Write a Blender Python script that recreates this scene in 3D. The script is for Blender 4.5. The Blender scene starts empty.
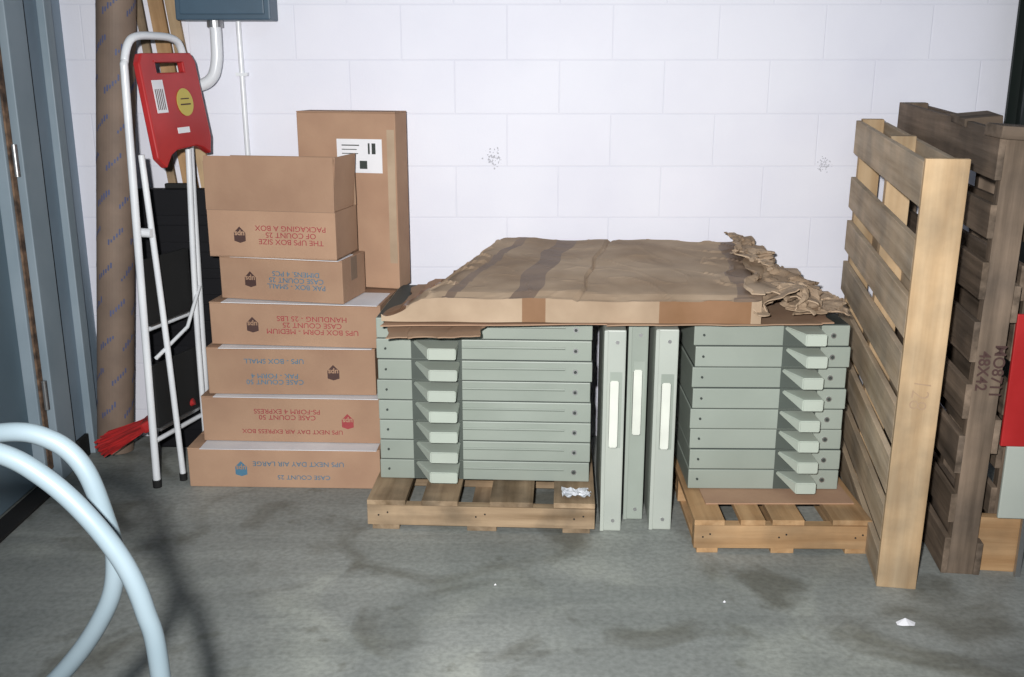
import bpy, bmesh, math, random
from mathutils import Vector, Matrix, noise, Euler
random.seed(7)
sc = bpy.context.scene
sc.view_settings.view_transform = 'Standard'
R = math.radians

# ---------------------------------------------------------------- materials
def new_mat(name):
    m = bpy.data.materials.new(name); m.use_nodes = True
    nt = m.node_tree
    return m, nt, nt.nodes['Principled BSDF'], nt.nodes, nt.links

def mat(name, c, rough=0.6, c2=None, scale=6.0, stretch=(1,1,1), metal=0.0, bump=0.0, bscale=60, lo=0.35, hi=0.65, rnd=0.0, spec=0.4, detail=4):
    m, nt, b, N, L = new_mat(name)
    b.inputs['Roughness'].default_value = rough
    b.inputs['Metallic'].default_value = metal
    b.inputs['Specular IOR Level'].default_value = spec
    if c2 is None: c2 = tuple(x*0.85 for x in c)
    tc = N.new('ShaderNodeTexCoord'); mp = N.new('ShaderNodeMapping')
    mp.inputs['Scale'].default_value = stretch
    oi = N.new('ShaderNodeObjectInfo')
    ad = N.new('ShaderNodeVectorMath'); ad.operation='ADD'
    mu = N.new('ShaderNodeMath'); mu.operation='MULTIPLY'; mu.inputs[1].default_value = 37.0
    L.new(oi.outputs['Random'], mu.inputs[0])
    L.new(tc.outputs['Object'], ad.inputs[0]); L.new(mu.outputs[0], ad.inputs[1])
    L.new(ad.outputs[0], mp.inputs['Vector'])
    no = N.new('ShaderNodeTexNoise'); no.inputs['Scale'].default_value = scale; no.inputs['Detail'].default_value = detail
    L.new(mp.outputs[0], no.inputs['Vector'])
    cr = N.new('ShaderNodeValToRGB')
    cr.color_ramp.elements[0].position = lo; cr.color_ramp.elements[1].position = hi
    cr.color_ramp.elements[0].color = (*c2,1); cr.color_ramp.elements[1].color = (*c,1)
    L.new(no.outputs['Fac'], cr.inputs[0])
    out = cr.outputs[0]
    if rnd > 0:
        mr = N.new('ShaderNodeMapRange'); mr.inputs['To Min'].default_value = 1-rnd; mr.inputs['To Max'].default_value = 1+rnd*0.6
        L.new(oi.outputs['Random'], mr.inputs[0])
        hs = N.new('ShaderNodeHueSaturation'); L.new(mr.outputs[0], hs.inputs['Value']); L.new(out, hs.inputs['Color'])
        out = hs.outputs[0]
    L.new(out, b.inputs['Base Color'])
    if bump > 0:
        n2 = N.new('ShaderNodeTexNoise'); n2.inputs['Scale'].default_value = bscale; n2.inputs['Detail'].default_value = 3
        L.new(mp.outputs[0], n2.inputs['Vector'])
        bp = N.new('ShaderNodeBump'); bp.inputs['Strength'].default_value = bump; bp.inputs['Distance'].default_value = 0.01
        L.new(n2.outputs['Fac'], bp.inputs['Height']); L.new(bp.outputs[0], b.inputs['Normal'])
    return m

def wood(name, c, c2, axis, rnd=0.15, stain=.75):
    s = [26,26,26]; s[axis] = 1.6
    m = mat(name, c, 0.8, c2, 1.0, tuple(s), bump=0.3, bscale=2.0, lo=0.3, hi=0.7, rnd=rnd, spec=0.15, detail=6)
    # broad dirt stains
    N,L=m.node_tree.nodes,m.node_tree.links; b=N['Principled BSDF']
    src=b.inputs['Base Color'].links[0].from_socket
    tc=[n for n in N if n.type=='TEX_COORD'][0]; ad=[n for n in N if n.type=='VECT_MATH'][0]
    no=N.new('ShaderNodeTexNoise'); no.inputs['Scale'].default_value=5; no.inputs['Detail'].default_value=6
    L.new(ad.outputs[0],no.inputs['Vector'])
    cr=N.new('ShaderNodeValToRGB'); cr.color_ramp.elements[0].position=.36; cr.color_ramp.elements[1].position=.6
    cr.color_ramp.elements[0].color=(stain*.96,stain,stain*1.06,1); cr.color_ramp.elements[1].color=(1,1,1,1)
    L.new(no.outputs['Fac'],cr.inputs[0])
    mx=N.new('ShaderNodeMix'); mx.data_type='RGBA'; mx.blend_type='MULTIPLY'; mx.inputs['Factor'].default_value=1
    L.new(src,mx.inputs['A']); L.new(cr.outputs[0],mx.inputs['B']); L.new(mx.outputs['Result'],b.inputs['Base Color'])
    return m

NEW, NEW2 = (0.58,0.42,0.255), (0.43,0.285,0.155)
OLD, OLD2 = (0.27,0.20,0.145), (0.095,0.07,0.05)
MID, MID2 = (0.46,0.335,0.215), (0.23,0.155,0.09)
ORG, ORG2 = (0.55,0.35,0.185), (0.36,0.205,0.095)
wn = [wood('wood_new_%s'%a, NEW, NEW2, i, .15, .68) for i,a in enumerate('xyz')]
wo = [wood('wood_weathered_%s'%a, OLD, OLD2, i, .25,.6) for i,a in enumerate('xyz')]
wm = [wood('wood_worn_%s'%a, MID, MID2, i, .2,.5) for i,a in enumerate('xyz')]
wg = [wood('wood_orange_%s'%a, ORG, ORG2, i, .15,.7) for i,a in enumerate('xyz')]
wp = [wood('wood_slat_%s'%a, (0.62,0.49,0.35), (0.42,0.31,0.20), i, .15,.75) for i,a in enumerate('xyz')]
M_card = mat('cardboard', (0.41,0.26,0.172), 0.85, (0.35,0.215,0.143), 5, bump=.08, bscale=40, rnd=.12, spec=.15)
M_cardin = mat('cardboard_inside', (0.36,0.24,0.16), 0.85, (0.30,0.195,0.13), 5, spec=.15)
M_cardtop = mat('cardboard_scuffed', (0.45,0.34,0.24), 0.8, (0.30,0.215,0.145), 4, bump=.2, bscale=8, spec=.15, detail=8)
M_tape = mat('packing_tape', (0.25,0.18,0.13), 0.55, (0.19,0.135,0.10), 8, spec=.15)
M_tapel = mat('packing_tape_gold', (0.25,0.135,0.07), 0.45, (0.20,0.105,0.05), 8, spec=.3)
M_tapeb = mat('packing_tape_brown', (0.22,0.12,0.07), 0.35, (0.11,0.06,0.035), 14, spec=.5, bump=.5, bscale=14)
M_paper = mat('white_paper', (0.8,0.8,0.82), 0.7, (0.7,0.7,0.73), 5)
M_tray = mat('grey_green_enamel', (0.315,0.352,0.308), 0.42, (0.27,0.305,0.265), 3, rnd=.05)
M_trayl = mat('pale_enamel', (0.43,0.46,0.41), 0.42, (0.37,0.40,0.36), 3)
M_tdark = mat('tray_gap', (0.04,0.05,0.045), 0.6)
M_shade = mat('recess_shade', (0.075,0.09,0.078), 0.6)  # darkened tray colour, paints the shade in handle recesses and slots
M_hand = mat('handle_lightened', (0.45,0.50,0.435), 0.4, (0.40,0.44,0.385), 3)  # tray colour lightened so handles look more brightly lit than the faces
M_handw = mat('handle_white', (0.68,0.70,0.63), 0.4)
M_white = mat('white_enamel', (0.80,0.82,0.84), 0.28, (0.72,0.74,0.77), 6, spec=.6)
M_chair = mat('pale_enamel_tube', (0.135,0.17,0.19), 0.35, (0.115,0.15,0.17), 6, spec=.25)
M_red = mat('red_plastic', (0.46,0.03,0.03), 0.35, (0.37,0.02,0.02), 6)
M_redb = mat('red_bristle', (0.50,0.02,0.02), 0.7, (0.2,0.01,0.01), 1, (90,90,5))
M_black = mat('black_plastic', (0.006,0.006,0.008), 0.6, spec=.2)
M_rubber = mat('rubber', (0.02,0.02,0.02), 0.8, spec=.2)
M_steel = mat('dull_steel', (0.5,0.5,0.5), 0.35, metal=.9)
M_yellow = mat('yellow_sticker', (0.58,0.47,0.10), 0.5)
M_blueink = mat('blue_ink', (0.07,0.18,0.27), 0.8)
M_redink = mat('red_ink', (0.34,0.055,0.06), 0.8)
M_darkink = mat('dark_ink', (0.07,0.035,0.03), 0.7)
M_elec = mat('panel_blue_grey', (0.055,0.10,0.145), 0.45)
M_tube = mat('kraft_tube', (0.25,0.18,0.135), 0.65, (0.18,0.13,0.10), 6)
M_tubeink = mat('tube_ink', (0.09,0.11,0.22), 0.6)
M_door = mat('door_paint', (0.14,0.20,0.245), 0.5, (0.115,0.17,0.21), 3)
M_frame = mat('frame_paint', (0.31,0.38,0.43), 0.45, (0.26,0.33,0.38), 4)
M_rust = mat('rust_edge', (0.26,0.16,0.10), 0.8, (0.06,0.04,0.03), 30)
M_lwall = mat('left_wall_paint', (0.25,0.32,0.39), 0.6, (0.20,0.27,0.335), 3)
M_dgreen = mat('dark_column', (0.008,0.014,0.012), 0.5)
M_plastic = mat('clear_wrap', (0.6,0.62,0.66), 0.25)
M_pencil = mat('pencil', (.36,.25,.16), .9)

def wall_mat():
    m, nt, b, N, L = new_mat('painted_block')
    b.inputs['Roughness'].default_value = 0.55
    b.inputs['Specular IOR Level'].default_value = 0.25
    tc = N.new('ShaderNodeTexCoord'); sp = N.new('ShaderNodeSeparateXYZ'); cb = N.new('ShaderNodeCombineXYZ')
    L.new(tc.outputs['Object'], sp.inputs[0]); L.new(sp.outputs['X'], cb.inputs['X']); L.new(sp.outputs['Z'], cb.inputs['Y'])
    mp = N.new('ShaderNodeMapping'); mp.inputs['Location'].default_value = (4.08, 2*0.2032-0.04, 0)
    L.new(cb.outputs[0], mp.inputs[0])
    br = N.new('ShaderNodeTexBrick'); br.offset = 0.5
    br.inputs['Scale'].default_value = 1.0; br.inputs['Brick Width'].default_value = 0.4064; br.inputs['Row Height'].default_value = 0.2032
    br.inputs['Mortar Size'].default_value = 0.004; br.inputs['Mortar Smooth'].default_value = 0.9
    br.inputs['Color1'].default_value = (.80,.80,.87,1); br.inputs['Color2'].default_value = (.785,.79,.86,1); br.inputs['Mortar'].default_value = (.75,.755,.835,1)
    L.new(mp.outputs[0], br.inputs['Vector'])
    no = N.new('ShaderNodeTexNoise'); no.inputs['Scale'].default_value = 2.0; no.inputs['Detail'].default_value = 5
    L.new(tc.outputs['Object'], no.inputs['Vector'])
    cr = N.new('ShaderNodeValToRGB'); cr.color_ramp.elements[0].position=.3; cr.color_ramp.elements[1].position=.6
    cr.color_ramp.elements[0].color=(.93,.93,.95,1); cr.color_ramp.elements[1].color=(1,1,1,1)
    L.new(no.outputs['Fac'], cr.inputs[0])
    mx = N.new('ShaderNodeMix'); mx.data_type='RGBA'; mx.blend_type='MULTIPLY'; mx.inputs['Factor'].default_value=1
    L.new(br.outputs['Color'], mx.inputs['A']); L.new(cr.outputs[0], mx.inputs['B']); 
    L.new(mx.outputs['Result'], b.inputs['Base Color'])
    n2 = N.new('ShaderNodeTexNoise'); n2.inputs['Scale'].default_value = 120
    L.new(tc.outputs['Object'], n2.inputs['Vector'])
    m1 = N.new('ShaderNodeMath'); m1.operation='MULTIPLY_ADD'; m1.inputs[1].default_value=-1.0
    m2 = N.new('ShaderNodeMath'); m2.operation='MULTIPLY'; m2.inputs[1].default_value=.3
    L.new(n2.outputs['Fac'], m2.inputs[0]); L.new(br.outputs['Fac'], m1.inputs[0]); L.new(m2.outputs[0], m1.inputs[2])
    bp = N.new('ShaderNodeBump'); bp.inputs['Strength'].default_value=.3; bp.inputs['Distance'].default_value=.004
    L.new(m1.outputs[0], bp.inputs['Height']); L.new(bp.outputs[0], b.inputs['Normal'])
    return m
def floor_mat():
    m, nt, b, N, L = new_mat('stained_concrete')
    b.inputs['Roughness'].default_value = 0.6
    b.inputs['Specular IOR Level'].default_value = 0.3
    tc = N.new('ShaderNodeTexCoord')
    def ns(scale, det, lo, hi, c0, c1, st=(1,1,1), dist=0, rot=0):
        mp = N.new('ShaderNodeMapping'); mp.inputs['Scale'].default_value = st; mp.inputs['Rotation'].default_value=(0,0,rot)
        L.new(tc.outputs['Object'], mp.inputs[0])
        no = N.new('ShaderNodeTexNoise'); no.inputs['Scale'].default_value=scale; no.inputs['Detail'].default_value=det; no.inputs['Distortion'].default_value=dist
        L.new(mp.outputs[0], no.inputs['Vector'])
        cr = N.new('ShaderNodeValToRGB'); cr.color_ramp.elements[0].position=lo; cr.color_ramp.elements[1].position=hi
        cr.color_ramp.elements[0].color=(*c0,1); cr.color_ramp.elements[1].color=(*c1,1)
        L.new(no.outputs['Fac'], cr.inputs[0]); return cr.outputs[0], no
    a,_ = ns(1.3, 9, .34, .66, (.185,.200,.190), (.300,.312,.292), dist=.6)
    s,_ = ns(2.4, 9, .36, .47, (.62,.60,.56), (1,1,1), dist=1.0)
    g,n3 = ns(60, 8, .3, .62, (.80,.80,.80), (1.06,1.06,1.06))
    w,_ = ns(2.2, 9, .52, .68, (1,1,1), (1.30,1.29,1.24), dist=.8)
    k,_ = ns(3.0, 3, .497, .503, (1,1,1), (1.08,1.08,1.08), st=(.3,3,1), dist=.3, rot=.5)
    f,_ = ns(9, 6, .66, .72, (1,1,1), (.78,.77,.74))
    out = a
    for o in (s,g,w,k,f):
        mx = N.new('ShaderNodeMix'); mx.data_type='RGBA'; mx.blend_type='MULTIPLY'; mx.inputs['Factor'].default_value=1
        L.new(out, mx.inputs['A']); L.new(o, mx.inputs['B']); out = mx.outputs['Result']
    L.new(out, b.inputs['Base Color'])
    bp = N.new('ShaderNodeBump'); bp.inputs['Strength'].default_value=.2; bp.inputs['Distance'].default_value=.004
    L.new(n3.outputs['Fac'], bp.inputs['Height']); L.new(bp.outputs[0], b.inputs['Normal'])
    return m
M_wall = wall_mat(); M_floor = floor_mat()

# ---------------------------------------------------------------- helpers
def link(o, parent=None):
    sc.collection.objects.link(o)
    if parent: o.parent = parent
    return o
def empty(name, loc=(0,0,0), rot=(0,0,0)):
    e = bpy.data.objects.new(name, None); e.empty_display_size=.1
    e.location = loc; e.rotation_euler = [R(a) for a in rot]
    return link(e)
def box(name, lo, hi, m, parent=None, bevel=0.0, rot=(0,0,0)):
    lo, hi = Vector(lo), Vector(hi)
    c = (lo+hi)/2; s = hi-lo
    me = bpy.data.meshes.new(name); bm = bmesh.new()
    bmesh.ops.create_cube(bm, size=1)
    for v in bm.verts: v.co = Vector((v.co.x*s.x, v.co.y*s.y, v.co.z*s.z))
    if bevel>0: bmesh.ops.bevel(bm, geom=bm.edges[:], offset=bevel, segments=2, affect='EDGES', profile=.6)
    bm.to_mesh(me); bm.free(); me.materials.append(m)
    o = bpy.data.objects.new(name, me); o.location = c; o.rotation_euler=[R(a) for a in rot]
    return link(o, parent)
def mesh(name, verts, faces, mats, parent=None, idx=None, smooth=False):
    me = bpy.data.meshes.new(name); me.from_pydata([tuple(v) for v in verts], [], faces)
    for m in (mats if isinstance(mats,(list,tuple)) else [mats]): me.materials.append(m)
    if idx:
        for p,i in zip(me.polygons, idx): p.material_index = i
    if smooth:
        for p in me.polygons: p.use_smooth=True
    me.update()
    bm = bmesh.new(); bm.from_mesh(me); bmesh.ops.recalc_face_normals(bm, faces=bm.faces[:]); bm.to_mesh(me); bm.free()
    return link(bpy.data.objects.new(name, me), parent)
def catmull(pts, n=8):
    P = [Vector(p) for p in pts]; P = [P[0]*2-P[1]]+P+[P[-1]*2-P[-2]]; out=[]
    for i in range(1,len(P)-2):
        a,b,c,d = P[i-1:i+3]
        for k in range(n):
            t=k/n
            out.append(.5*((2*b)+(c-a)*t+(2*a-5*b+4*c-d)*t*t+(3*b-a-3*c+d)*t**3))
    out.append(P[-2]); return out
def tube(name, pts, r, m, parent=None, smooth=True, res=6):
    P = catmull(pts) if smooth else [Vector(p) for p in pts]
    cu = bpy.data.curves.new(name,'CURVE'); cu.dimensions='3D'; cu.bevel_depth=r; cu.bevel_resolution=res; cu.use_fill_caps=True
    s = cu.splines.new('POLY'); s.points.add(len(P)-1)
    for q,p in zip(s.points,P): q.co=(*p,1)
    s.use_smooth=True
    cu.materials.append(m)
    return link(bpy.data.objects.new(name,cu), parent)
def cyl(name, c, r, h, m, parent=None, rot=(0,0,0), seg=20):
    me = bpy.data.meshes.new(name); bm=bmesh.new()
    bmesh.ops.create_cone(bm, cap_ends=True, segments=seg, radius1=r, radius2=r, depth=h)
    bm.to_mesh(me); bm.free(); me.materials.append(m)
    o=bpy.data.objects.new(name,me); o.location=c; o.rotation_euler=[R(a) for a in rot]
    return link(o,parent)
def text(name, s, loc, size, m, parent, rot=(90,0,0), sx=1.0, off=.0006):
    cu = bpy.data.curves.new(name,'FONT'); cu.body=s; cu.size=size; cu.align_x='CENTER'; cu.align_y='CENTER'; cu.extrude=.0004
    cu.space_line=.9; cu.offset=off
    cu.materials.append(m)
    o=bpy.data.objects.new(name,cu); o.location=loc; o.rotation_euler=[R(a) for a in rot]; o.scale=(sx,1,1)
    return link(o,parent)

# ---------------------------------------------------------------- room
box('floor', (-1.9,-2.5,-.1), (2.3,4.2,0), M_floor)
box('wall_back', (-1.9,4.0,0), (2.3,4.2,3.0), M_wall)
wr = box('wall_right', (2.15,-2.5,0), (2.3,4.0,3.0), M_wall)
wl = empty('wall_left')
box('masonry_rear', (-1.9,3.66,0), (-1.72,4.0,3.0), M_lwall, wl)
box('masonry_front', (-1.9,-2.5,0), (-1.72,2.3,3.0), M_lwall, wl)
box('lintel', (-1.9,2.3,2.2), (-1.72,3.66,3.0), M_lwall, wl)
dr = empty('door_1')
box('door_slab', (-1.82,2.36,.01), (-1.77,3.46,2.14), M_door, dr, .004)
box('door_jamb', (-1.86,3.52,0), (-1.70,3.66,2.2), M_frame, dr, .004)
box('door_stop', (-1.84,3.46,0), (-1.73,3.52,2.2), M_frame, dr, .004)
box('worn_edge', (-1.729,3.475,0.06), (-1.722,3.505,2.1), M_rust, dr)
box('door_jamb_near', (-1.86,2.3,0), (-1.70,2.36,2.2), M_frame, dr, .004)
box('door_head', (-1.86,2.36,2.14), (-1.70,3.52,2.2), M_frame, dr, .004)
for i,z in enumerate((.35,1.2,1.95)):
    cyl('hinge_%d'%i, (-1.712,3.49,z), .010, .11, M_steel, dr)
box('trim_1', (-1.72,3.80,0), (-1.69,3.86,2.9), M_frame, None, .004)
box('gap_shade_strip', (-1.72,3.665,0), (-1.712,3.69,2.9), M_rubber, None, .001)  # dark strip painting the shade of the gap beside the jamb
box('threshold', (-1.76,2.36,0), (-1.68,3.46,.012), M_rubber, None, .003)
box('baseboard_left', (-1.72,3.70,0), (-1.705,3.79,.09), M_rubber, None, .002)
col = empty('steel_column', (1.97,3.92,0))
box('web', (-.012,-.06,0), (.012,.06,3.0), M_dgreen, col)
box('flange_a', (-.05,-.07,0), (.05,-.055,3.0), M_dgreen, col)
box('flange_b', (-.05,.055,0), (.05,.07,3.0), M_dgreen, col)
box('base_plate', (-.08,-.075,0), (.08,.075,.012), M_dgreen, col)
M_scuff = mat('scuff_grey',(.50,.50,.55),.9)
for (x,z,sd) in ((-.075,1.165,1),(1.235,1.14,5)):
    random.seed(sd); V=[];F=[]
    for k in range(60):
        cx=x+random.gauss(0,.015); cz=z+random.gauss(0,.014); r=random.uniform(.001,.005); b=len(V)
        for j in range(5):
            a=j*1.2566+random.random(); rr=r*random.uniform(.4,1.3)
            V.append((cx+rr*math.cos(a),3.9990-.0005*k/60,cz+rr*math.sin(a)))
        F.append(tuple(range(b,b+5)))
    mesh('wall_scuff', V,F, M_scuff)

# ---------------------------------------------------------------- electrical panel & conduits
ep = empty('electrical_panel', (-1.065,3.995,1.68))
box('cabinet', (-.175,-.13,0), (.175,0,.5), M_elec, ep, .006)
box('cabinet_door', (-.155,-.142,.02), (.155,-.13,.48), M_elec, ep, .004)
box('latch', (.12,-.15,.2), (.135,-.142,.25), M_steel, ep)
tube('conduit_large', [(-.045,-.08,.0),(-.045,-.08,-.08),(-.05,-.08,-.15),(-.07,-.08,-.205),(-.12,-.08,-.235),(-.22,-.08,-.245)], .022, M_white, ep)
cyl('conduit_nut', (-.045,-.08,-.012), .03, .024, M_steel, ep)
tube('conduit_thin', [(.025,-.015,0),(.028,-.015,-.6),(.03,-.015,-1.67)], .010, M_white, ep, smooth=False)
for z in (-.2,-.9): box('strap', (.005,-.028,z), (.050,-.001,z+.012), M_white, ep)

# ---------------------------------------------------------------- cardboard tube
def orient(o, a, b):
    a=Vector(a); b=Vector(b); o.location=a
    o.rotation_mode='QUATERNION'; o.rotation_quaternion=(b-a).to_track_quat('Z','Y')
te = bpy.data.objects.new('cardboard_tube', None); link(te)
orient(te, (-1.615,3.82,.012), (-1.43,3.86,1.95))
def hollow(name,r,ri,h,m,parent,seg=40):
    V=[];F=[]
    for i in range(seg):
        a=2*math.pi*i/seg
        for rr,z in ((r,0),(r,h),(ri,h),(ri,0)): V.append((rr*math.cos(a),rr*math.sin(a),z))
    for i in range(seg):
        j=(i+1)%seg
        for k in range(4):
            F.append((i*4+k,j*4+k,j*4+(k+1)%4,i*4+(k+1)%4))
    return mesh(name,V,F,m,parent)
t0=hollow('tube_wall',.07,.062,1.95,M_tube,te)
random.seed(3)
for k in range(13):
    z=.15+.14*k; V=[];F=[]
    for grp in range(5):
        a0=R(grp*72+k*33)
        for seg in range(6):
            aa=a0+seg*R(8); b=len(V); w=R(5); h=random.uniform(.010,.026); zb=z+.010*seg
            for q in range(3):
                an=aa+w*q/2
                V.append((.0706*math.cos(an),.0706*math.sin(an),zb)); V.append((.0706*math.cos(an),.0706*math.sin(an),zb+h))
            F+= [(b,b+2,b+3,b+1),(b+2,b+4,b+5,b+3)]
    mesh('print_%d'%k,V,F,M_tubeink,te)

# ---------------------------------------------------------------- lumber strips
ls = bpy.data.objects.new('lumber_strips', None); link(ls)
def strip(name,a,b,w,t,m):
    a=Vector(a);b=Vector(b);h=(b-a).length
    me=bpy.data.meshes.new(name); bm=bmesh.new(); bmesh.ops.create_cube(bm,size=1)
    for v in bm.verts: v.co=Vector((v.co.x*w,v.co.y*t,(v.co.z+.5)*h))
    bm.to_mesh(me);bm.free();me.materials.append(m)
    o=bpy.data.objects.new(name,me); z=(b-a).normalized(); y=Vector((0,1,0)); x=y.cross(z).normalized(); y=z.cross(x)
    M=Matrix((x,y,z)).transposed().to_4x4(); M.translation=a; o.matrix_world=M
    return link(o,ls)
strip('strip_a',(-1.145,3.955,.01),(-1.37,3.982,1.95),.055,.02,wg[2])
strip('strip_b',(-1.075,3.955,.01),(-1.313,3.982,1.95),.042,.02,wn[2])
strip('strip_c',(-1.22,3.955,.01),(-1.43,3.982,1.9),.03,.02,wm[2])

# ---------------------------------------------------------------- black case
bc = empty('black_folding_case', (0,0,0))
box('case_body', (-1.45,3.86,0.0), (-1.08,3.915,1.06), M_black, bc, .01)
for i in range(9):
    box('rib_%d'%i, (-1.44,3.854,.08+i*.105), (-1.09,3.862,.12+i*.105), M_black, bc, .003)
box('handle', (-1.34,3.875,1.06), (-1.22,3.90,1.08), M_rubber, bc, .005)

# ---------------------------------------------------------------- step stool
st = empty('step_stool', (-1.322,3.46,0), (0,0,74))
W=.350
tube('front_frame', [(0,0,.02),(0.0,-.015,.8),(0,-.03,1.45),(.004,-.032,1.53),(.03,-.035,1.59),(.08,-.035,1.612),(W/2,-.035,1.616),(W-.08,-.035,1.612),(W-.03,-.035,1.59),(W-.004,-.032,1.53),(W,-.03,1.45),(W,-.015,.8),(W,0,.02)], .0135, M_white, st)
for s,x0,x1,y1 in (('l',.035,.085,-.055),('r',W-.035,W-.06,-.027)):
    tube('rear_leg_'+s, [(x1,y1,.02),((x0+x1)/2,y1+.003,.6),(x0,-.04,1.22)], .011, M_white, st)
    cyl('rear_foot_'+s, (x1,y1,.014), .014,.028,M_rubber,st)
for s,x in (('l',0),('r',W)):
    cyl('foot_'+s, (x,0,.015), .016,.03,M_rubber,st)
for i,z in enumerate((.18,.60)):
    tube('crossbar_%d'%i, [(0,-.005,z),(W,-.005,z)], .009, M_white, st, smooth=False)
for i,z in enumerate((.27,.66)):
    box('step_tread_%d'%i, (.035,-.004,z-.05), (W-.035,.010,z+.19), M_rubber, st, .004)
    box('tread_lip_%d'%i, (.035,-.012,z-.062), (W-.035,.012,z-.05), M_steel, st, .002)
tube('brace', [(.01,-.04,.50),(.20,-.05,.57),(W-.02,-.03,.70)], .007, M_white, st, smooth=False)
cyl('pivot', (.035,-.03,.95), .016,.05, M_white, st, (90,0,0))
pts=[(.02,0),(.31,0),(.33,-.03),(.342,-.30),(.32,-.36),(.275,-.335),(.24,-.325),(.12,-.33),(.08,-.345),(.04,-.385),(0,-.35),(0,-.03)]
def red_panel():
    me=bpy.data.meshes.new('seat_panel'); bm=bmesh.new()
    vs=[bm.verts.new((x,0,z)) for x,z in pts]
    hole=[bm.verts.new((.09+(.16)*a,0,-.032-.034*b)) for a,b in ((0,0),(1,0),(1,1),(0,1))]
    es=[bm.edges.new((vs[i],vs[(i+1)%len(vs)])) for i in range(len(vs))]+[bm.edges.new((hole[i],hole[(i+1)%4])) for i in range(4)]
    bmesh.ops.triangle_fill(bm, use_beauty=True, edges=es)
    for f in [f for f in bm.faces if all(v in hole for v in f.verts)]: bm.faces.remove(f)
    bm.to_mesh(me); bm.free(); me.materials.append(M_red)
    o=bpy.data.objects.new('seat_panel',me); md=o.modifiers.new('s','SOLIDIFY'); md.thickness=.026; md.offset=0
    b=o.modifiers.new('b','BEVEL'); b.width=.005; b.segments=2; b.limit_method='ANGLE'
    return link(o,st)
rp=red_panel(); rp.location=(.01,-.066,1.555); rp.rotation_euler=(R(-7),R(-1),0)
cyl('round_sticker',(.215,-.0145,-.17),.048,.002,M_yellow,rp,(90,0,0),32)
box('round_sticker_text',(.185,-.0165,-.18),(.245,-.0155,-.175),M_darkink,rp)
box('round_sticker_text_b',(.19,-.0165,-.16),(.24,-.0155,-.156),M_darkink,rp)
box('barcode_label',(.045,-.0155,-.20),(.105,-.0135,-.09),M_paper,rp)
for k in range(5): box('barcode_%d'%k,(.052+.010*k,-.0165,-.19),(.055+.010*k,-.0155,-.12),M_darkink,rp)
box('small_label',(.14,-.0155,-.275),(.21,-.0135,-.255),M_paper,rp)
box('slot_rim',(.08,-.016,-.030),(.26,-.012,-.024),M_red,rp)

# ---------------------------------------------------------------- red hand broom
rb = bpy.data.objects.new('red_hand_broom', None); link(rb)
orient(rb,(-1.60,3.66,.085),(-1.28,3.70,.235))
V=[];F=[]
random.seed(11)
for i in range(220):
    x=random.uniform(-.05,.05); yy=random.uniform(-.015,.015); zt=.20
    bx=x*1.6+random.uniform(-.012,.012); by=yy+random.uniform(-.02,.02); bb=len(V); w=.0035; ez=random.uniform(-.02,.03)+abs(x)*.5
    V+=[(x-w,yy,zt),(x+w,yy,zt),(bx+w,by,ez),(bx-w,by,ez),(x,yy+w,zt),(bx,by+w,ez)]
    F+=[(bb,bb+1,bb+2,bb+3),(bb+1,bb+4,bb+5,bb+2),(bb+4,bb,bb+3,bb+5)]
mesh('bristles',V,F,M_redb,rb)
box('broom_cap',(-.055,-.022,.185),(.055,.022,.235),M_red,rb,.012)
tube('grip',[(0,0,.22),(0,.005,.30),(0,.0,.40)],.014,M_red,rb)

# ---------------------------------------------------------------- shipping cartons
def carton(x0,x1,y0,y1,z0,z1,rot,ink,texts,logo,paper=True,open_top=0):
    cx,cy=(x0+x1)/2,(y0+y1)/2
    e=empty('shipping_carton',(cx,cy,z0),(0,0,rot)); a,b,h=(x1-x0)/2,(y1-y0)/2,z1-z0
    if not open_top:
        box('carton_body',(-a,-b,0.001),(a,b,h-.006),M_card,e,.003)
        box('flap_front',(-a,-b,h-.006),(a,-.002,h-.001),M_card,e,.001)
        box('flap_back',(-a,.002,h-.006),(a,b,h-.001),M_card,e,.001)
        box('side_tape',(a-.0005,-.03,h*.45),(a+.0008,.03,h-.002),M_tape,e)
    else:
        t=.005
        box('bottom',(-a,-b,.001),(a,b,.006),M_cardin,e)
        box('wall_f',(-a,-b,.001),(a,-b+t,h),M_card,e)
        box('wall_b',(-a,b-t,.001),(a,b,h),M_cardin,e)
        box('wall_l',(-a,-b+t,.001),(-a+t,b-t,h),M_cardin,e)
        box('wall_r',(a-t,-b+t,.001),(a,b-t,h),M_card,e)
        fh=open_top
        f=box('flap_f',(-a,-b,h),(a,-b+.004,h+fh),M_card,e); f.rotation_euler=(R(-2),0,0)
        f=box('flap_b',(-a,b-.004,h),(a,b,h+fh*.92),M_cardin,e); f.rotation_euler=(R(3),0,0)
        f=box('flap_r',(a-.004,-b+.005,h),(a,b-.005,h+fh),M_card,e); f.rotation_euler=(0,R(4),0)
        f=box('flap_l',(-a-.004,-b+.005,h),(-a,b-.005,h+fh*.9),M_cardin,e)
        box('fold_line',(-a,-b-.0006,h-.0015),(a,-b,h+.0015),M_tape,e)
    if paper: box('paper_sheet',(-a+.05,-b-.012,h-.001),(a-.01,b*.2,h+.001),M_paper,e)
    y=-b-.0006
    for (s,x,z,sz) in texts: text('print',s,(x*a,y,z*h),sz,ink[0],e,(90,180,0),1.1,0)
    if logo is not None:
        lx,lm=logo
        sh=[(-.022,.028),(0,.036),(.022,.028),(.022,-.005),(0,-.03),(-.022,-.005)]
        V=[(lx*a+px_,y-.0002,h*.5-pz*.9) for px_,pz in sh]
        mesh('emblem',V,[tuple(range(6))],lm,e)
        text('emblem_text','ups',(lx*a,y-.0008,h*.5),.028,M_card,e,(90,180,0))
    return e
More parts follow.
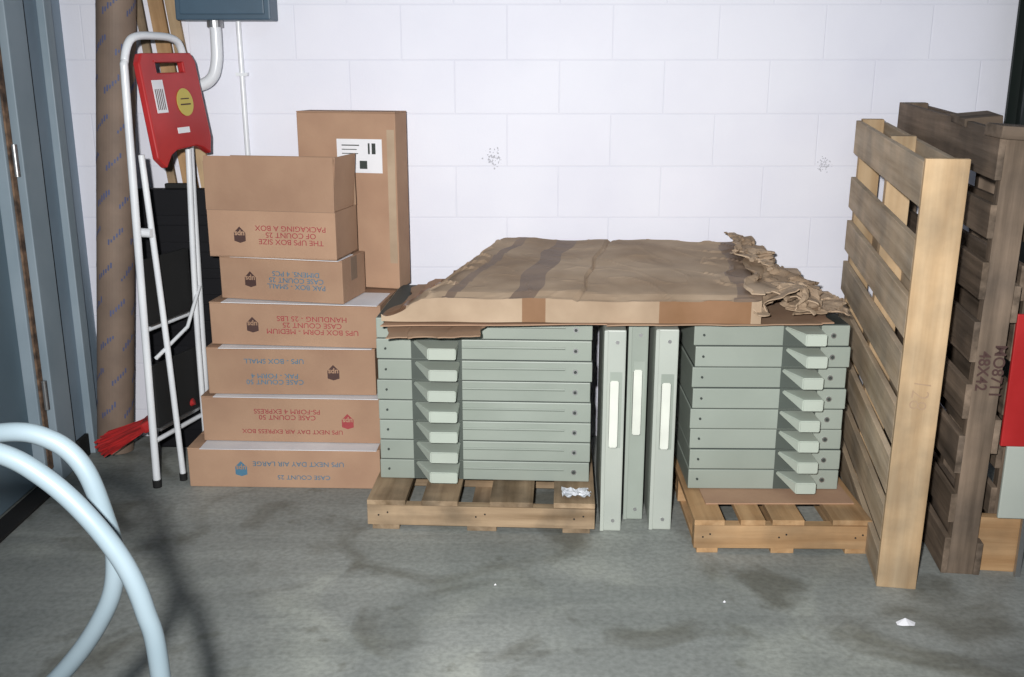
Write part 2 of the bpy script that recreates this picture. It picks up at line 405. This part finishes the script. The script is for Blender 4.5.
carton(-1.195,-.480,3.45,3.76,0,.155,-2,(M_blueink,),[('UPS NEXT DAY AIR LARGE',.15,.62,.026),('CASE COUNT 25',.2,.28,.024)],(-.45,M_blueink))
carton(-1.145,-.470,3.51,3.90,.158,.335,-3,(M_redink,),[('CASE COUNT 50\nPS-FORM 4 EXPRESS',-.05,.62,.026),('UPS NEXT DAY AIR EXPRESS BOX',0,.24,.023)],(.62,M_redink))
carton(-1.120,-.495,3.53,3.90,.338,.518,-2,(M_blueink,),[('UPS - BOX SMALL',-.2,.72,.026),('CASE COUNT 50\nPAK - FORM 4',-.2,.34,.026)],(.5,M_darkink))
carton(-1.095,-.455,3.54,3.88,.521,.683,-6,(M_redink,),[('UPS BOX FORM - MEDIUM\nCASE COUNT 25\nHANDLING - 25 LBS',.20,.5,.027)],(-.5,M_darkink))
carton(-1.055,-.575,3.56,3.78,.686,.845,-13,(M_blueink,),[('PAK BOX - SMALL\nCASE COUNT 25\nDIMENS. 4 PCS',.25,.5,.026)],(-.5,M_darkink))
carton(-1.080,-.595,3.54,3.76,.848,1.019,-11,(M_redink,),[('THE UPS BOX SIZE\nOF COUNT 25\nPACKAGING A BOX',.30,.5,.027)],(-.5,M_darkink),False,.19)

tb = empty('tall_carton',(-.605,3.872,.688),(0,0,-14))
box('carton_body',(-.200,-.062,0),(.195,.062,.660),M_card,tb,.004)
box('flap_edge',(-.200,-.062,.660),(.195,.0,.665),M_card,tb,.001)
box('flap_edge_b',(-.200,.002,.660),(.195,.062,.665),M_card,tb,.001)
box('seam_tape',(.16,-.0628,.1),(.19,-.0615,.6),M_cardtop,tb)
box('label',(-.04,-.0635,.44),(.14,-.062,.565),M_paper,tb)
for k,(xa,za,xb,zb) in enumerate(((.12,.51,.135,.55),(.105,.51,.112,.55),(0,.54,.07,.544),(0,.525,.06,.528),(0,.51,.065,.513),(0,.49,.05,.494),(.07,.455,.10,.485),(.0,.455,.04,.459))):
    box('label_print_%d'%k,(xa-.02,-.0642,za),(xb-.02,-.0635,zb),M_tdark,tb)

# ---------------------------------------------------------------- flat pallets
def flat_pallet(loc, rot, w, d, ws, tops, h=.107):
    e=empty('wooden_pallet',loc,(0,0,rot))
    for i,y in enumerate((0,d/2-.02,d-.04)):
        box('stringer_%d'%i,(0,y,.018),(w,y+.04,h-.018),ws[0],e,.002)
    for i,(a,b) in enumerate(tops):
        box('deck_board_%d'%i,(a*w,-.0+.002*i,h-.018),(b*w,d,h),ws[1],e,.002)
    for i,(a,b) in enumerate(((0.02,.14),(.44,.57),(.86,.98))):
        box('bottom_board_%d'%i,(a*w,.004,0),(b*w,d,.018),ws[1],e,.002)
    for i,x in enumerate((.05,.09,.48,.52,.91,.95)):
        cyl('nail_%d'%i,(x*w,-.0005,h*.5+.01*(i%2)),.003,.002,M_rubber,e,(90,0,0),8)
    return e
flat_pallet((-.488,3.105,0),-3,.765,.70,wm,((0,.17),(.24,.40),(.54,.73),(.82,1.0)))
flat_pallet((.583,2.93,0),-1,.565,.76,wg,((0,.17),(.26,.40),(.44,.62),(.78,1.0)),.115)

# ---------------------------------------------------------------- metal trays
def handle(parent, x, z, w, m, vertical=False):
    fc_=((0,1,2,3),(4,5,6,7),(0,1,5,4),(1,2,6,5),(2,3,7,6),(3,0,4,7))
    if vertical:
        P=.045; t=.030
        base=[(-w/2*.8,0,t*.5),(w/2*.8,0,t*.5),(w/2*.8,0,-t*.5),(-w/2*.8,0,-t*.5)]
        tip=[(-w/2,-P,t*.4),(w/2,-P,t*.4),(w/2,-P,-t*.5),(-w/2,-P,-t*.5)]
    else:
        # hooked pull: wide at the tray face, narrowing to a down-turned lip at the front
        P=.10; k=w*.40
        base=[(-w/2,0,.022),(w/2,0,.022),(w/2,0,.010),(-w/2,0,.010)]
        tip=[(-w/2+k,-P,.020),(w/2,-P,.020),(w/2,-P,-.020),(-w/2+k,-P,-.020)]
    me=bpy.data.meshes.new('handle'); bm=bmesh.new()
    vs=[bm.verts.new(v) for v in base+tip]
    for f in fc_: bm.faces.new([vs[i] for i in f])
    bmesh.ops.recalc_face_normals(bm,faces=bm.faces[:])
    bmesh.ops.bevel(bm,geom=bm.edges[:],offset=.003,segments=2,affect='EDGES')
    bm.to_mesh(me);bm.free();me.materials.append(m)
    o=bpy.data.objects.new('handle',me); o.location=(x,0,z)
    if vertical: o.rotation_euler=(0,R(90),0)
    return link(o,parent)
def tray_stack(loc, rot, w, d, n, h, hx, hw, name, marks=True):
    e=empty(name,loc,(0,0,rot))
    random.seed(int(w*100))
    for i in range(n):
        z=i*h; j=random.uniform(-.004,.004); k=random.uniform(0,.006)
        box('tray_%d'%i,(j,k,z+.001),(w+j,d,z+h-.0025),M_tray,e,.003)
        box('gap_%d'%i,(j+.005,k+.005,z+h-.003),(w+j-.005,d-.006,z+h+.001),M_tdark,e)
        box('recess_%d'%i,(hx-hw*.56,k-.0015,z+.003),(hx+hw*.56,k+.001,z+h-.003),M_shade,e)  # flat plate in shade colour, stands in for depth around the handle
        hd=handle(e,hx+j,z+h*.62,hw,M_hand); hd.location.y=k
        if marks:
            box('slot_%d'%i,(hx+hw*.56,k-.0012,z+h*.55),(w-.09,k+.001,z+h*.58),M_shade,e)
            box('ridge_%d'%i,(hx+hw*.56,k-.004,z+h*.58),(w-.09,k+.001,z+h*.66),M_tray,e,.001)
        cyl('screw_%d'%i,(w-.055,k-.001,z+h*.5),.009,.006,M_steel,e,(90,0,0),12)
        cyl('screwhole_%d'%i,(w-.055,k-.003,z+h*.5),.0055,.006,M_tdark,e,(90,0,0),8)
        cyl('screwl_%d'%i,(.03,k-.001,z+h*.5),.004,.006,M_tdark,e,(90,0,0),12)
    return e
tray_stack((-.462,3.285,.109),-3,.733,.53,8,.0732,.205,.155,'metal_tray_stack')
tray_stack((.600,3.165,.121),-1,.507,.60,8,.0722,.350,.11,'metal_tray_stack',False)
box('cardboard_sheet',(.64,3.05,.1155),(1.13,3.68,.1195),M_card,None)
def standing(x0,y0,w,hgt,d,hz,rot,m):
    e=empty('metal_tray',(x0,y0,0),(0,0,rot))
    box('body',(0,0,.001),(w,d,hgt),m,e,.005)
    box('rim_a',(-.0005,-.005,.002),(.012,.003,hgt-.002),m,e,.002)
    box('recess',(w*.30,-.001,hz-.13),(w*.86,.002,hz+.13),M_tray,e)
    hd=handle(e,w*.50,hz,.23,M_handw,True)
    for zz in (.04,hgt-.04): cyl('screw',(w*.6,-.001,zz),.006,.006,M_steel,e,(90,0,0),12)
    return e
standing(.296,3.09,.070,.700,.46,.43,-3,M_trayl)
standing(.384,3.18,.066,.700,.46,.44,-3,M_tray)
standing(.462,3.10,.074,.700,.46,.42,-3,M_trayl)

# ---------------------------------------------------------------- flattened carton on top
fc = empty('flattened_carton',(0,0,0))
def bil(u,v,FL,FR,BR,BL):
    return (Vector(FL)*(1-u)+Vector(FR)*u)*(1-v)+(Vector(BL)*(1-u)+Vector(BR)*u)*v
def slab():
    nx,ny=160,60; V=[];F=[];I=[]
    FL,FR,BR,BL=(-.42,3.12),(.79,3.08),(.90,3.92),(-.185,3.93)
    def sm(x): x=max(0,min(1,x)); return x*x*(3-2*x)
    for s in (0,1):
        for j in range(ny+1):
            for i in range(nx+1):
                u,v=i/nx,j/ny; p=bil(u,v,FL,FR,BR,BL)
                p.x+=.025*noise.noise((u*3,v*5,2)); p.y+=.012*noise.noise((u*5,v*3,1))
                th=.018+.070*sm(u/.16)
                th+= .046*v*sm(u/.15)
                th+= .010*math.sin(math.pi*v)*math.sin(math.pi*u)
                th-= .007*math.exp(-((u-.515-.01*v)/.004)**2) 
                if u>.515: th-=.005
                th+= .011*noise.noise((u*4,v*2.5,5))+.0025*noise.noise((u*14,v*10,9))
                w=noise.noise((u*9+v*4,v*5,21)); th+= .006*math.exp(-(w/.05)**2)*(1.6 if u<.18 else (1.0 if u>.85 else .3))
                th*= .86+.14*sm(v/.06)
                base=.722+.004*noise.noise((u*6,v*5,8))
                V.append((p.x,p.y,base+(th if s else 0)))
    n=(nx+1)*(ny+1)
    def mi(u,v):
        if u<.065+.012*math.sin(v*9): return 4
        if .335<u<.405: return 1
        if .165<u-.04*v<.195: return 1
        if u>.93+.01*math.sin(v*14): return 1
        return 0
    for s in (0,1):
        for j in range(ny):
            for i in range(nx):
                a=s*n+j*(nx+1)+i; F.append((a,a+1,a+nx+2,a+nx+1)); I.append(mi((i+.5)/nx,(j+.5)/ny) if s else 0)
    for i in range(nx):
        u=(i+.5)/nx
        F.append((i,i+1,n+i+1,n+i)); I.append(2 if (.375<u<.44 or .74<u<.975) else 0)
        b=ny*(nx+1)+i; F.append((b,b+1,n+b+1,n+b)); I.append(0)
    for j in range(ny):
        for ii in (0,nx):
            a=j*(nx+1)+ii; F.append((a,a+nx+1,n+a+nx+1,n+a)); I.append(4 if ii==0 else 0)
    return mesh('folded_carton',V,F,[M_cardtop,M_tape,M_tapel,M_card,M_tapeb],fc,I)
slab()
def sheet(name,quad,z,amp,fr,m,nx=60,ny=40,th=.004,seed=0,rag=.01,ridge=0):
    V=[];F=[]
    for j in range(ny+1):
        for i in range(nx+1):
            u,v=i/nx,j/ny; p=bil(u,v,*quad)
            p.x+=rag*noise.noise((u*4,v*5,seed))+rag*.35*noise.noise((u*13,v*13,seed+7))
            p.y+=rag*noise.noise((u*4,v*4,seed+5))+rag*.35*noise.noise((u*12,v*12,seed+8))
            zz=z(u,v) if callable(z) else z
            zz+=amp*noise.noise((u*fr,v*fr,seed+3))
            q=noise.noise((u*fr*1.3+3,v*fr*1.3,seed+9)); zz+=ridge*(.5-min(1,abs(q)*5))
            V.append((p.x,p.y,zz))
    for j in range(ny):
        for i in range(nx):
            a=j*(nx+1)+i; F.append((a,a+1,a+nx+2,a+nx+1))
    o=mesh(name,V,F,m,fc); md=o.modifiers.new('s','SOLIDIFY'); md.thickness=th; md.offset=1
    return o
sheet('under_sheet_a',((-.42,3.09),(1.04,3.13),(1.08,3.78),(-.30,3.83)),.711,.0015,8,M_card,rag=.02)
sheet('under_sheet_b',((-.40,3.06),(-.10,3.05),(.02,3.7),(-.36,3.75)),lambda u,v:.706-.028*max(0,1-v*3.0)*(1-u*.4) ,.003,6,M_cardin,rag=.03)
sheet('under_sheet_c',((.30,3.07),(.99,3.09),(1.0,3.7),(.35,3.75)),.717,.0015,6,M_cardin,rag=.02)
sheet('crumple_a',((.77,3.12),(.99,3.14),(1.07,3.70),(.88,3.86)),lambda u,v:.80+.055*(1-u)*(.3+v)-.03*u,.045,2.2,M_cardtop,seed=2,rag=.05,ridge=.012)
sheet('crumple_b',((.76,3.08),(.96,3.09),(1.08,3.45),(.82,3.50)),lambda u,v:.765+.035*math.sin(3*u)+.04*v*(1-u),.04,2.4,M_cardtop,seed=6,rag=.06,ridge=.010)
sheet('crumple_c',((.80,3.50),(.90,3.42),(.99,3.80),(.85,3.90)),lambda u,v:.885-.06*u,.035,2.2,M_cardtop,seed=12,rag=.06,ridge=.008)
sheet('crumple_d',((.90,3.11),(1.10,3.16),(1.13,3.50),(.93,3.55)),lambda u,v:.745+.04*v*(1-u),.022,2.5,M_cardtop,seed=16,rag=.04,ridge=.006)

# ---------------------------------------------------------------- upright pallets
def upright(loc, rz, ry, rx, H, D, ws, slatsL, slatsR, face=True, name='wooden_pallet', T=.113, wsl=None):
    e=empty(name,loc); e.rotation_euler=(R(rx),R(ry),R(rz)); wsl=wsl or ws
    t=.018
    for i,y in enumerate((0.0,D/2-.02,D-.04)):
        box('stringer_%d'%i,(t,y,0),(T-t,y+.04,H),ws[2],e,.002)
    if face: box('edge_plank',(0,-.02,0),(T,0,H+.004),ws[2],e,.003)
    random.seed(int(H*1000))
    for i,(a,b) in enumerate(slatsL):
        box('slatL_%d'%i,(0,0.0 if face else -random.uniform(0,.01),a*H),(t,D-random.uniform(0,.01),b*H),wsl[1],e,.002)
    for i,(a,b) in enumerate(slatsR):
        box('slatR_%d'%i,(T-t,0.0 if face else -.002,a*H),(T,D,b*H),wsl[1],e,.002)
    return e
SL=((0,.08),(.115,.20),(.235,.325),(.36,.45),(.485,.575),(.61,.70),(.74,.83),(.90,.995))
SR=((0,.08),(.30,.38),(.60,.68),(.91,.99))
p1=upright((1.10,2.735,0),-9.8,0,2.6,1.275,1.17,wn,SL,SR,wsl=wp)
text('pencil_mark','128',(.055,-.0212,.62),.07,M_pencil,p1,(90,96,0),.9,-.0015)
SL2=((0,.09),(.13,.20),(.25,.34),(.38,.46),(.51,.60),(.65,.73),(.78,.85),(.90,1.0))
p2=upright((1.325,2.80,0),-7.5,0,2.0,1.345,1.15,wo,SL2,SR,False)
box('broken_top',(-.01,-.02,1.32),(.12,.09,1.355),wo[0],p2,.004,(0,4,6))
box('broken_mid',(-.012,.30,1.335),(.10,.42,1.36),wo[0],p2,.004,(3,-5,4))
text('stamp','MO8711\n48X42',(.060,-.0022,.66),.045,M_darkink,p2,(90,90,0))
p3=upright((1.475,2.86,0),-7.5,0,1.0,1.31,1.10,wo,SL2,SR,False)
box('new_block',(-.04,-.045,.0),(.085,-.012,.18),wg[0],p3,.003)
rs=empty('red_plastic_sign',(1.440,2.765,.0),(0,0,-4))
box('panel_red',(0,0,.43),(.22,.012,.83),M_red,rs,.003)
box('panel_white',(.02,.0,.20),(.22,.012,.43),M_trayl,rs,.003)
box('leg_a',(.10,.013,0),(.115,.026,.80),M_steel,rs); box('leg_b',(.18,.013,0),(.195,.026,.80),M_steel,rs)

# ---------------------------------------------------------------- tubular chair (foreground)
ch=empty('tubular_chair',(0,0,0))
tube('arm_tube_a',[(-.98,1.10,.97),(-.85,1.11,1.04),(-.70,1.12,1.073),(-.615,1.12,1.058),(-.565,1.12,1.028),(-.52,1.12,.98),(-.480,1.12,.915),(-.459,1.12,.848),(-.448,1.12,.753),(-.445,1.11,.4),(-.445,1.10,.016)],.0125,M_chair,ch)
tube('arm_tube_b',[(-.95,1.22,.93),(-.80,1.21,1.02),(-.652,1.2,1.054),(-.590,1.2,1.045),(-.552,1.2,1.008),(-.532,1.2,.94),(-.524,1.2,.875),(-.545,1.2,.801),(-.620,1.2,.699),(-.78,1.18,.55),(-.88,1.14,.30),(-.90,1.12,.016)],.0125,M_chair,ch)
tube('leg_near',[(-.445,.70,.016),(-.445,.70,.44),(-.47,.72,.46),(-.85,.72,.46),(-.90,.70,.44),(-.90,.70,.016)],.0125,M_chair,ch)
tube('side_rail_a',[(-.45,1.10,.445),(-.45,.70,.445)],.0125,M_chair,ch,smooth=False)
tube('side_rail_b',[(-.86,1.10,.445),(-.88,.70,.445)],.0125,M_chair,ch,smooth=False)
box('seat',(-.89,.70,.455),(-.46,1.09,.49),M_rubber,ch,.012)
for i,(x,y) in enumerate(((-.445,1.10),(-.90,1.12),(-.445,.70),(-.90,.70))): cyl('foot_%d'%i,(x,y,.013),.018,.026,M_rubber,ch)

# ---------------------------------------------------------------- small litter
def scrap(name,loc,r,m,h=.006,seed=0):
    random.seed(seed); V=[(0,0,h)];n=9
    for i in range(n):
        a=2*math.pi*i/n; rr=r*random.uniform(.5,1.1); V.append((rr*math.cos(a),rr*.7*math.sin(a),random.uniform(0,.3)*h))
    F=[(0,i+1,(i+1)%n+1) for i in range(n)]
    o=mesh(name,V,F,m); o.location=loc; return o
scrap('paper_scrap',(1.10,2.50,.001),.028,M_paper,.02,2)
scrap('paper_scrap',(.62,2.62,.001),.005,M_paper,.006,3)
scrap('paper_scrap',(-.05,2.72,.001),.005,M_paper,.006,4)
V=[];F=[]; n=14
for j in range(n+1):
    for i in range(n+1):
        u,v=i/n,j/n; V.append((.17+.09*u+.02*noise.noise((u*3,v*3,8)),3.10+.06*v+.03*noise.noise((u*3,v*3,4)),.112+.02*abs(noise.noise((u*4,v*4,3)))+.008*noise.noise((u*9,v*9,3))+.008))
for j in range(n):
    for i in range(n):
        a=j*(n+1)+i; F.append((a,a+1,a+n+2,a+n+1))
mesh('plastic_wrap',V,F,M_plastic)

# ---------------------------------------------------------------- light
def light(name,kind,loc,energy,color,size=.05,rot=(0,0,0)):
    l=bpy.data.lights.new(name,kind); l.energy=energy; l.color=color
    if kind in('POINT','SPOT'): l.shadow_soft_size=size
    if kind=='SPOT': l.spot_size=R(92); l.spot_blend=1.0
    if kind=='AREA': l.size=size
    o=bpy.data.objects.new(name,l); o.location=loc; o.rotation_euler=[R(a) for a in rot]; return link(o)
light('camera_flash','SPOT',(-.12,-.05,1.62),640,(1,.99,.98),.03,(78,0,-4))
light('overhead_fill','AREA',(.4,1.2,2.95),10,(.80,.95,1.0),1.4)  # unseen overhead area light, adds weak cool fluorescent ambient
w=bpy.data.worlds.new('World'); sc.world=w; w.use_nodes=True
bg=w.node_tree.nodes['Background']; bg.inputs[0].default_value=(.45,.70,1.0,1); bg.inputs[1].default_value=.075

cam=bpy.data.cameras.new('Camera'); cam.sensor_width=36; cam.lens=36*1000/1024; cam.clip_start=.02
co=bpy.data.objects.new('Camera',cam); co.location=(0,0,1.5); co.rotation_euler=(R(75),0,0); link(co)
sc.camera=co
